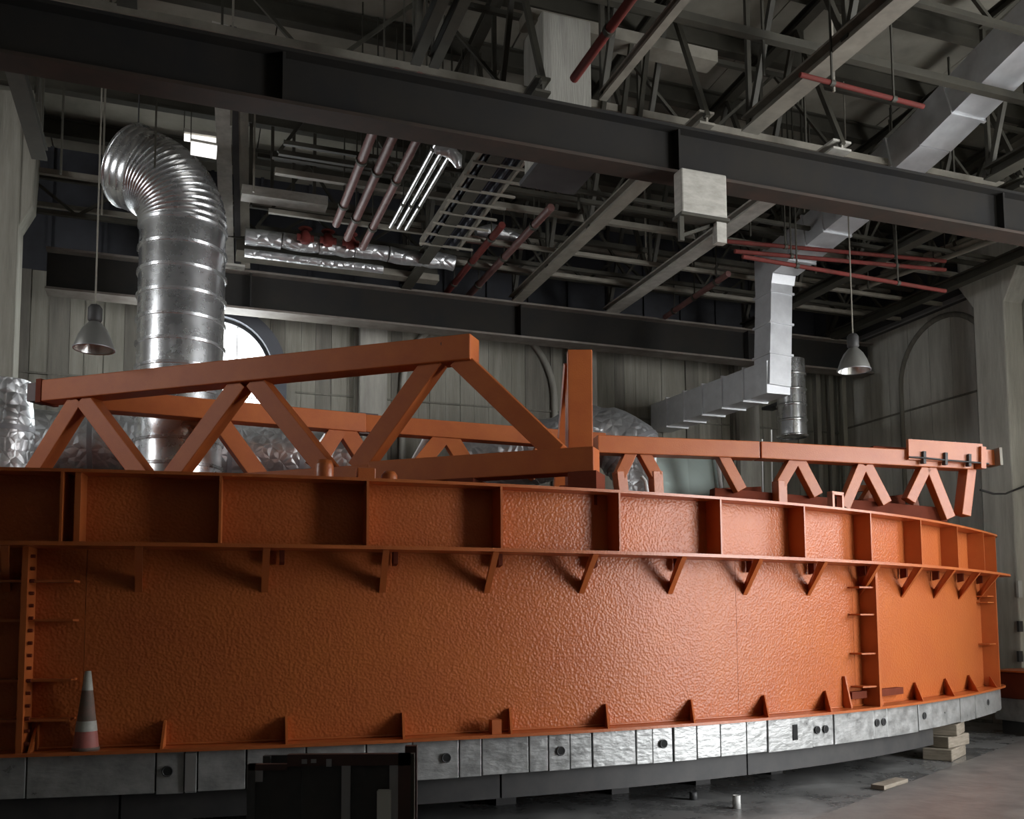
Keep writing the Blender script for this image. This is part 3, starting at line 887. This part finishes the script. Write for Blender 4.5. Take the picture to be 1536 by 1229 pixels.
# gussets on the bottom flange
for i in range(-5, 13):
    s = -1.6769 + .97702 * i
    if s < SA + .2 or s > SE - .1 or i == 8:
        continue
    si = s + (0 if i < 2 else .03 * (i - 1))
    part('gusset', MB().prism([CP(s, .0, ZB), CP(si, SH, ZB), CP(si, SH, 1.15), CP(si, SH + .03, 1.16)], tang(s) * .022), 'orange', ring)
# vertical joint webs with cross ribs
def joint_web(s, half, zs, left_only=False):
    wb_ = part('joint_web', MB().prism([CP(s, -.01, ZM - .035), CP(s, -.01, ZB), CP(s, SH, ZB), CP(s, SH, ZM - .035)], tang(s) * .05), 'orange', ring)
    for z in zs:
        a, b = s - half, s + (0 if left_only else half)
        part('cross_rib', MB().prism([CP(a, -.08, z), CP(b, -.04, z), CP(b, SH, z), CP(a, SH, z)], UZ * .02), 'orange', wb_)
    for k_ in range(16):
        z = 1.0 + k_ * .11
        part('bolt', MB().tube(CP(s + .03, -.06, z), CP(s + .06, -.06, z), .018, 6), 'orange_dark', wb_)
joint_web(-2.73, .36, [2.43, 2.08, 1.55, 1.20])
joint_web(6.12, .26, [2.45, 2.10, 1.60, 1.18], True)
joint_web(10.3, .26, [2.40, 2.30, 1.62], True)
# flat bars on the shell beside the right joint
for s, w_ in ((5.70, .06), (6.35, .06)):
    part('edge_plate', MB().prism([CP(s, SH + .12, ZB), CP(s, SH, ZB), CP(s, SH, 1.32), CP(s, SH + .04, 1.32)], tang(s) * .03), 'orange', ring)
for s0, s1 in ((5.75, 6.05), (6.38, 6.9)):
    part('clip_bar', strip(s0, s1, 4, [(SH, 1.03), (SH + .09, 1.03), (SH + .09, 1.12), (SH, 1.12)]), 'orange_dark', ring)
part('clamp_lug', MB().obox(CP(1.13, -.1, ZB + .07), (tang(1.1), outw(1.1), UZ), (.05, .05, .07)), 'orange', ring)
part('lifting_lug', MB().lathe(CP(-.41, -.1, ZT), [(.09, 0), (.09, .12), (.07, .17), (0, .17)], 12), 'orange', ring)
part('lifting_lug', MB().obox(CP(-.05, -.12, ZT + .05), (tang(0), outw(0), UZ), (.09, .06, .06)), 'orange', ring, bevel=.01)
part('lifting_lug', MB().lathe(CP(.16, -.12, ZT), [(.08, 0), (.08, .05), (.05, .09), (0, .09)], 12), 'orange', ring)
# working deck behind the rim, and the closed back of the ring
front = [CP(SA + (SE + .7 - SA) * i / 60, SH - .05, 0) for i in range(61)]
back = [H(12.7, 13.4, 0), H(12.0, 16.1, 0), H(-6.5, 16.1, 0), H(-8.2, 13.5, 0)]
poly = front + back
part('deck_plate', MB().prism([Vector((p.x, p.y, 3.27)) for p in poly], UZ * .06), 'orange_dark', ring)
mb = MB()
bk = [front[-1]] + back + [front[0]]
for a, b in zip(bk[:-1], bk[1:]):
    mb.bar(a + UZ * 2.1, b + UZ * 2.1, .04, 2.3)
part('back_shell', mb, 'orange_dark', ring)

# ------------------------------------------------------------------ grey plated base under the ring
bs = thing('base_ring', 'pale metal-clad base band of separate plates under the orange ring', 'base', CP(1, 0, ZW))
JN = [SA, -7.6, -6.7, -5.8, -4.9, -4.0, -3.3, -2.68, -1.72, -1.50, -1.40, -1.02, -.54, -.04, .36, .78, .99, 1.44, 1.63, 1.85, 2.08, 2.55, 2.74, 2.98, 3.26, 3.56, 3.91, 4.2, 4.89, 5.25, 6.0, 6.3, 7.06, 7.93, 8.41, 9.04, 10.12, 10.75]
random.seed(5)
for a, b in zip(JN[:-1], JN[1:]):
    o0 = -.05 + random.uniform(-.008, .006)
    part('base_plate', strip(a + .006, b - .006, max(1, int((b - a) * 4)), [(o0, ZW + random.uniform(0, .015)), (o0 + random.uniform(-.006, .006), ZB - .035), (-.2, ZB - .035), (-.2, ZW)]), 'plate', bs, bevel=.006)
part('backing_band', strip(SA, 10.75, 120, [(-.1, ZW + .02), (-.1, ZB - .04), (-.3, ZB - .04), (-.3, ZW + .02)]), 'gasket', bs)
part('foil_tape', strip(-1.495, -1.41, 1, [(-.03, ZW + .02), (-.03, ZB - .05), (-.06, ZB - .05), (-.06, ZW + .02)]), 'silver', bs)
for s in (-1.63, .66, 1.75, 2.86, 4.96, 5.10, 6.07, 6.21, 7.21, 9.65):
    c_ = CP(s, -.05, .72)
    r_ = .04
    part('port_hole', MB().sweep([c_ - outw(s) * .05, c_ + outw(s) * .013], r_, 14), 'hole', bs)
    part('port_collar', MB().sweep([c_ + outw(s) * .0 + (tang(s) * math.cos(2 * PI * k / 16) + UZ * math.sin(2 * PI * k / 16)) * (r_ + .003) + outw(s) * .01 for k in range(17)], .007, 6, caps=False), 'grey_steel', bs)
c_ = CP(4.6, -.065, .72)
part('slot', MB().obox(c_, (tang(4.6), outw(4.6), UZ), (.04, .03, .09)), 'hole', bs)
# dark carrying beam and its supports
sb = thing('carrying_beam', 'dark steel curb beam carrying the metal-clad base', 'beam', CP(1, 0, .3))
for a, b in ((SA, -2), (-2, 1.2), (1.2, 4.0), (4.0, 7.7)):
    part('beam_segment', strip(a + .01, b - .01, max(6, int((b - a) * 5)), [(-.16, .27), (-.16, ZW), (-1.5, ZW), (-1.5, .27)]), 'black_steel', sb)
for s in (-6, -3, -.5, 1.6, 3.0, 4.2, 5.5, 7.2):
    part('support_post', MB().obox(CP(s, -1.3, .135), (tang(s), outw(s), UZ), (.12, .15, .135)), 'black_steel', sb)
# timber blocks
tb = at(1425, 1118, 13.9)
for i, (x, ln, rz, lab) in enumerate(((0, .44, .1, 'bottom timber block of the stack under the ring at right'),
                                      (.06, .38, -.06, 'middle timber block of the stack under the ring at right'),
                                      (.12, .34, .16, 'top timber block of the stack under the ring at right'))):
    a = TH(8.4) + rz
    c_ = CP(8.4, -.30, .083 + i * .168) + tang(8.4) * x
    part('timber_block', MB().obox(c_, (Vector((math.cos(a), math.sin(a), 0)), Vector((-math.sin(a), math.cos(a), 0)), UZ), (ln, .2, .082)), 'wood', cat='block', label=lab, bevel=.012)

# ------------------------------------------------------------------ orange trusses on the deck
def box_beam(name, p, q, w_, m_, par, **k):
    return part(name, MB().bar(p, q, w_, w_), m_, par, bevel=.012, **k)
DK = 3.30
# front truss (A)
tA = thing('truss', 'big orange truss leaning highest at the centre, with V-shaped diagonals, nearest the rim', 'truss', at(545, 712, 11.3))
A_R, A_L = at(712, 524, 10.75), at(70, 590, 12.9)
def lineA(f, dz=0.):
    return A_R.lerp(A_L, f) + UZ * dz
def fA(x, y):                                        # parameter along the truss plane of a sighted point, and its height
    d_ = ray(x, y)
    n = (A_L - A_R).cross(UZ)
    o = UZ * CAM_Z
    t_ = (A_R - o).dot(n) / d_.dot(n)
    return o + d_ * t_
box_beam('top_chord', A_R, A_L, .30, 'orange_matte', tA)
part('end_sleeve', MB().bar(A_L, A_L + (A_L - A_R).normalized() * .22, .26, .26), 'brown', tA)
part('sleeve_collar', MB().bar(A_L - (A_L - A_R).normalized() * .06, A_L + (A_L - A_R).normalized() * .03, .33, .33), 'orange_dark', tA)
part('chord_stub', MB().bar(fA(895, 691), fA(560, 712), .28, .28), 'orange_matte', tA, bevel=.012)
zb = 3.83
for (x0, y0, x1, y1) in ((122, 600, 52, 712), (130, 600, 222, 722), (365, 575, 258, 720), (385, 572, 500, 716), (656, 540, 538, 705), (690, 540, 838, 682)):
    p, q = fA(x0, y0), fA(x1, y1)
    q = p.lerp(q, min(1, (p.z - 3.74) / (p.z - q.z)))
    part('diagonal', MB().bar(p, q, .20, .24), 'orange_matte', tA, bevel=.01)
bl, br = fA(905, 685), fA(52, 730)
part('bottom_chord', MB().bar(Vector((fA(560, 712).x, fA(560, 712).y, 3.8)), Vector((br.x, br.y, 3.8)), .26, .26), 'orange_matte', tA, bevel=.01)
for x in (60, 240, 520, 700, 880):
    p = fA(x, 715)
    part('foot_block', MB().obox(Vector((p.x, p.y, (DK + 3.68) / 2)), (A_L - A_R, UZ.cross(A_L - A_R), UZ), (.16, .2, (3.68 - DK) / 2)), 'orange_dark', tA)
part('pin', MB().tube(fA(660, 522) - D2 * .17, fA(660, 522) - D2 * .12, .04, 10), 'brown', tA)
# upright end frame (D): post seen edge-on with an inverted V going away from the viewer
pD = at(869, 600, 10.55)
tD = thing('upright_frame', 'tall narrow orange post with slanting braces standing right of the big truss', 'frame', Vector((pD.x, pD.y, 3.8)))
ptop = at(869, 528, 10.55)
part('post', MB().bar(Vector((pD.x, pD.y, 3.95)), ptop, .20, .28, Vector((1, 0, 0))), 'orange_matte', tD, bevel=.01)
part('brace', MB().bar(ptop - UZ * .12 + Vector((-.10, .1, 0)), Vector((pD.x - .20, pD.y + .9, 3.6)), .14, .10), 'orange_matte', tD)
part('brace', MB().bar(ptop - UZ * .12 + Vector((-.09, .1, 0)), Vector((pD.x - .09, pD.y + .35, 3.6)), .10, .10), 'orange_matte', tD)
part('base_tie', MB().bar(Vector((pD.x - .1, pD.y + .25, 3.5)), Vector((pD.x - .3, pD.y + 2.6, 3.5)), .24, .24), 'orange_dark', tD)
part('foot', MB().obox(Vector((pD.x + .02, pD.y + .1, 3.46)), (Vector((1, 0, 0)), Vector((0, 1, 0)), UZ), (.14, .1, .15)), 'orange_matte', tD)
# rear truss (B)
tB = thing('truss', 'orange truss lying behind the big one, its top chord sloping away to the right', 'truss', at(545, 712, 14.9))
B0, B1, B2 = at(150, 602, 13.1), at(545, 637, 14.9), at(905, 664, 15.9)
box_beam('top_chord', B0, B1, .30, 'orange_matte', tB)
box_beam('top_chord', B1, B2, .28, 'orange_matte', tB)
dB = (B1 - B0).normalized()
part('splice', MB().bar(B1 - dB * .1, B1 + dB * .22, .2, .34), 'brown', tB)
def fB(x, y, _Y):
    a_, b_ = (B0, B1) if x < 560 else (B1, B2)
    d_ = ray(x, y)
    n = (b_ - a_).cross(UZ)
    o = UZ * CAM_Z
    return o + d_ * ((a_ - o).dot(n) / d_.dot(n))
for (p, q) in (((325, 628, 13.9), (395, 725, 13.9)), ((318, 628, 13.9), (255, 725, 13.9)), ((508, 642, 14.7), (470, 700, 14.7)), ((515, 642, 14.7), (560, 712, 14.7)), ((665, 654, 15.2), (618, 712, 15.2)), ((672, 654, 15.2), (708, 712, 15.2)), ((820, 664, 15.7), (790, 715, 15.7))):
    p, q = fB(*p), fB(*q)
    q = p.lerp(q, min(1, (p.z - 3.64) / (p.z - q.z)))
    part('diagonal', MB().bar(p, q, .2, .26), 'orange_matte', tB, bevel=.01)
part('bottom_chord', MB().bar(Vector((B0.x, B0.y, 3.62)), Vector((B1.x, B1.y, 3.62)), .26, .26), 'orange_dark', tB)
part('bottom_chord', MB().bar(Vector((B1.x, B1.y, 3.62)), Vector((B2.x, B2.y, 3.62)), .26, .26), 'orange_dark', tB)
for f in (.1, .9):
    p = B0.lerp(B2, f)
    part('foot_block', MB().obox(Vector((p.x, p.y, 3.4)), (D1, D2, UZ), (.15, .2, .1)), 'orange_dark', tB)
# right truss (C)
C0, C1 = at(893, 668, 13.5), at(1452, 694, 14.75)
tC = thing('truss', 'long low pinkish-lit orange truss at the right, with four V pairs over the rim', 'truss', at(1200, 760, 14))
dC = (C1 - C0).normalized()
def fC(x, y):
    d_ = ray(x, y)
    n = (C1 - C0).cross(UZ)
    o = UZ * CAM_Z
    return o + d_ * ((C0 - o).dot(n) / d_.dot(n))
box_beam('top_chord', C0, fC(1134, 677), .26, 'orange', tC)
box_beam('top_chord', fC(1136, 677), C1, .26, 'orange', tC)
part('chord_joint', MB().bar(fC(1131, 677), fC(1139, 677), .2, .24), 'brown', tC)
for (x0, y0, x1, y1) in ((947, 676, 928, 716), (929, 708, 933, 745), (962, 676, 984, 716), (983, 708, 985, 745), (1080, 680, 1110, 736), (1190, 690, 1168, 728), (1169, 722, 1170, 756), (1196, 690, 1224, 744), (1291, 698, 1264, 762), (1297, 698, 1327, 756), (1386, 702, 1362, 752), (1392, 702, 1422, 778)):
    part('diagonal', MB().bar(fC(x0, y0), fC(x1, y1), .16, .17), 'orange', tC, bevel=.008)
part('end_leg', MB().bar(fC(1453, 690), fC(1443, 774), .18, .19), 'orange', tC, bevel=.008)
b0, b1 = fC(1075, 742), fC(1425, 772)
n_ = (C1 - C0).cross(UZ).normalized()
n_ = n_ if n_.y > 0 else -n_
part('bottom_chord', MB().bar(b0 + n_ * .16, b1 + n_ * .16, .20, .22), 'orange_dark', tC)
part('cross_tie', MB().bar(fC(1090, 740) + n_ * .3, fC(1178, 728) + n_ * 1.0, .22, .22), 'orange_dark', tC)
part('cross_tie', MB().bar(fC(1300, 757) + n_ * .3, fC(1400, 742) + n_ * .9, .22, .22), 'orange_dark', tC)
part('rear_diagonal', MB().bar(fC(1358, 718) + n_ * .8, fC(1338, 748) + n_ * .8, .16, .18), 'orange', tC)
part('rear_diagonal', MB().bar(fC(1390, 730) + n_ * .4, fC(1402, 775) + n_ * .4, .08, .1), 'orange', tC)
part('rear_tie', MB().bar(fC(1318, 722) + n_ * .9, fC(1366, 720) + n_ * .9, .1, .1), 'orange', tC)
for (x, y) in ((1240, 756),):
    p = fC(x, y)
    part('foot_block', MB().obox(Vector((p.x, p.y, 3.42)) + n_ * .2, (dC, n_, UZ), (.1, .12, .12)), 'orange_dark', tC)
# loading beam on the right truss
c0, c1 = fC(1352, 680), fC(1462, 687)
tE = thing('box_beam', 'pinkish-lit orange box beam with dark notched clamps on top of the right truss', 'beam', c0)
part('face_plate', MB().bar(c0 + UZ * .03 - n_ * .16, c1 + UZ * .03 - n_ * .16, .06, .32), 'orange', tE)
part('core', MB().bar(fC(1318, 678) + n_ * .28, fC(1478, 686) + n_ * .28, .28, .24), 'orange_dark', tE)
part('end_cap', MB().bar(fC(1462, 685) + n_ * .1, fC(1490, 687) + n_ * .1, .26, .24), 'orange', tE)
part('end_rim', MB().bar(fC(1490, 687), fC(1494, 687), .30, .28), 'beige_steel', tE)
part('end_post', MB().bar(fC(1460, 674) - n_ * .16, fC(1460, 706) - n_ * .16, .1, .14), 'orange', tE)
for x in (1373, 1405, 1440):
    part('clamp', MB().bar(fC(x, 681 + (x - 1373) * .06) - n_ * .2, fC(x, 699 + (x - 1373) * .06) - n_ * .2, .07, .05, D1), 'black_steel', tE)
part('cable', MB().sweep([fC(1352, 689) - n_ * .2, fC(1373, 691) - n_ * .24, fC(1405, 694) - n_ * .22, fC(1440, 697) - n_ * .24, fC(1470, 699) - n_ * .2], .014, 6), 'black_steel', tE)
# odds and ends on the deck
t = thing('plastic_sheet', 'greenish translucent plastic sheet hanging behind the right truss', 'sheet', at(1035, 745, 14.6))
a, b, c_, d_ = at(985, 684, 14.3), at(1078, 690, 14.9), at(1086, 745, 14.9), at(985, 745, 14.3)
part('sheet_panel', MB().add([a, a.lerp(b, .5) + Vector((0, .06, 0)), b, c_, c_.lerp(d_, .5) + Vector((0, .1, 0)), d_, a + Vector((0, .01, 0)), a.lerp(b, .5) + Vector((0, .07, 0)), b + Vector((0, .01, 0)), c_ + Vector((0, .01, 0)), c_.lerp(d_, .5) + Vector((0, .11, 0)), d_ + Vector((0, .01, 0))],
     [(0, 1, 4, 5), (1, 2, 3, 4), (6, 11, 10, 7), (7, 10, 9, 8), (0, 6, 7, 1), (1, 7, 8, 2), (2, 8, 9, 3), (0, 5, 11, 6), (3, 9, 10, 4), (4, 10, 11, 5)]), 'sheeting', t)
part('edge_pole', MB().tube(at(1076, 686, 14.8), at(1084, 752, 14.8), .035, 8), 'white', t)
t = thing('machine', 'dark green machine with a white curved handle behind the left end of the right truss', 'machine', at(958, 745, 14.2))
c_ = at(958, 742, 14.2)
part('casing', MB().lathe(Vector((c_.x, c_.y, 3.32)), [(0, .62), (.1, .6), (.2, .48), (.24, .3), (.24, 0)], 16), 'green', t)
part('handle', MB().sweep([at(962, 715, 13.95), at(968, 722, 13.95), at(971, 740, 13.95)], .03, 8), 'white', t)
for i, x in enumerate((1143, 1157)):
    p = at(x, 745, 15.2)
    part('antenna_rod', MB().tube(Vector((p.x, p.y, 3.3)), at(x, 645 + 14 * (1 - i), 15.2), .012, 6), 'white', cat='rod', label=('left', 'right')[i] + ' one of two thin white upright rods behind the right truss')
t = thing('deck_bracket', 'small orange U-shaped bracket standing on the rim at right', 'bracket', at(1248, 758, 13.2))
c_ = CP(5.55, -.15, ZT)
for k_ in (-.1, .1):
    part('leg', MB().obox(c_ + tang(5.5) * k_ + UZ * .1, (tang(5.5), outw(5.5), UZ), (.02, .04, .1)), 'orange', t)
part('crosspiece', MB().obox(c_ + UZ * .2, (tang(5.5), outw(5.5), UZ), (.12, .04, .02)), 'orange', t)

# ------------------------------------------------------------------ traffic cone on the bottom flange
cc = CP(-2.26, -.11, ZB)
tc_ = thing('traffic_cone', 'grimy faded traffic cone with white tip standing on the bottom flange at left', 'cone', cc)
def cone_part(name, z0, z1, m_, extra=0.):
    f = lambda z: .112 - (.112 - .026) * z / .70 + extra
    part(name, MB().lathe(cc + UZ * .0, [(f(z0), z0), (f(z1), z1)] + ([(0, z1)] if z1 > .69 else []), 28), m_, tc_)
part('base', MB().lathe(cc, [(0, 0), (.116, 0), (.116, .02), (.112, .03)], 28), 'cone_grime', tc_)
cone_part('lower_body', .02, .17, 'cone_orange')
cone_part('reflective_band', .17, .26, 'cone_white', .002)
cone_part('upper_body', .26, .53, 'cone_grime')
cone_part('tip', .53, .70, 'cone_white', .001)

# ------------------------------------------------------------------ foreground rack
ra, rb = at(372, 1229, 6.3), at(620, 1229, 6.3)
t = thing('steel_rack', 'dark steel rack with black panels and pale upright strips in the foreground', 'rack', (ra.x, 6.3, 0))
x0, x1, yf, yb_ = ra.x, rb.x, 6.3, 6.75
X, Y = Vector((1, 0, 0)), Vector((0, 1, 0))
def rx(px):
    return at(px, 1200, 6.3).x
zt = at(500, 1132, 6.3).z
ztl = at(400, 1147, 6.3).z
def rbox(name, xa, xb, ya, yb2, za, zb2, m_, **k):
    return part(name, MB().obox(((xa + xb) / 2, (ya + yb2) / 2, (za + zb2) / 2), (X, Y, UZ), ((xb - xa) / 2, (yb2 - ya) / 2, (zb2 - za) / 2)), m_, t, **k)
rbox('post', rx(370), rx(382), yf, yf + .06, 0, ztl, 'grey_steel')
rbox('post', rx(597), rx(616), yf, yf + .06, 0, zt, 'brown')
rbox('post', rx(370), rx(382), yb_ - .06, yb_, 0, ztl, 'grey_steel')
rbox('post', rx(597), rx(616), yb_ - .06, yb_, 0, zt, 'brown')
rbox('edge_strip', rx(616), rx(621), yf, yf + .06, 0, zt, 'olive')
rbox('top_rail', rx(430), rx(616), yf, yf + .06, zt - .075, zt, 'brown')
rbox('top_rail', rx(372), rx(430), yf, yf + .05, ztl - .04, ztl, 'brown')
rbox('door_panel', rx(382), rx(450), yf + .02, yf + .045, .05, ztl - .02, 'black_steel')
rbox('door_panel', rx(451.5), rx(597), yf + .02, yf + .045, .05, zt - .07, 'black_steel')
rbox('back_panel', rx(376), rx(612), yb_ - .03, yb_, .05, ztl, 'black_steel')
rbox('upright_strip', rx(512), rx(525), yf, yf + .022, .0, zt - .075, 'alu')
rbox('upright_strip', rx(584), rx(597), yf, yf + .022, .0, zt - .075, 'alu')
rbox('label_plate', rx(382), rx(393), yf + .005, yf + .022, ztl - .115, ztl - .005, 'alu')
rbox('white_block', rx(567), rx(587), yf - .05, yf + .02, .0, at(577, 1185, 6.3).z, 'white')
for px_, h_ in ((456, .03), (470, .025), (493, .05)):
    rbox('hinge', rx(px_ - 4), rx(px_ + 4), yf - .006, yf + .0, zt - .03 - h_, zt - .03, 'alu')

# ------------------------------------------------------------------ things at far right, on the floor
t = thing('steel_box', 'orange painted steel beam lying behind the right end of the ring', 'beam', H(14.2, 12.6, .6))
part('beam_body', MB().hbox(13.75, 15.6 - .15, 12.2, 12.9, .64, 1.1), 'orange_dark', t, bevel=.02)
part('top_plate', MB().hbox(13.7, 15.45, 12.15, 12.95, 1.1, 1.13), 'orange', t)
t = thing('plinth', 'grey metal-clad plinth under the orange beam at the right edge', 'plinth', H(14.4, 12.5, .05))
part('plinth_body', MB().hbox(13.8, 15.45, 12.2, 12.9, .25, .64), 'plate', t)
part('plinth_foot', MB().hbox(13.9, 15.4, 12.3, 12.85, 0, .25), 'black_steel', t)
for x, y, hgt, lab in ((1105, 1213, .14, 'short pale pipe offcut standing on the dark floor in front of the ring'), (1040, 1200, .09, 'small grey block on the dark floor, left of the pale pipe offcut')):
    d_ = ray(x, y)
    c_ = d_ * (-CAM_Z / d_.z) + UZ * CAM_Z
    part('pipe_offcut' if hgt > .1 else 'floor_block', MB().lathe(c_, [(0, 0), (.045, 0), (.045, hgt), (.03, hgt), (.03, .02), (0, .02)], 12), 'white' if hgt > .1 else 'grey_steel', cat='offcut' if hgt > .1 else 'block', label=lab)
t = thing('floor_plank', 'pale plank lying on the dark floor under the ring at right', 'plank', at(1328, 1166, 10.9))
p, q = at(1316, 1172, 11.4), at(1352, 1160, 11.9)
p.z = q.z = .03
part('board', MB().bar(p, q, .16, .05), 'wood', t)
pt = thing('power_cable', 'black cable sagging across the right concrete column', 'cable', H(14.95, 13.4, 4.4))
part('wire', MB().sweep([on_d(1470, 735, 13.34), on_d(1490, 741, 13.3), on_d(1508, 741, 13.28), on_d(1540, 728, 13.27)], .02, 6), 'black_steel', pt)
for i, (x, y) in enumerate(((1529, 884), (1530, 940), (1530, 985))):
    c_ = on_d(x, y, 13.33)
    part('wall_plate', MB().obox(c_, (D1, D2, UZ), (.05, .025, .16 if i == 0 else .1)), 'white' if i == 0 else 'grey_steel', cat='plate', label=('white', 'upper dark', 'lower dark')[i] + ' plate fixed on the front of the right concrete column')
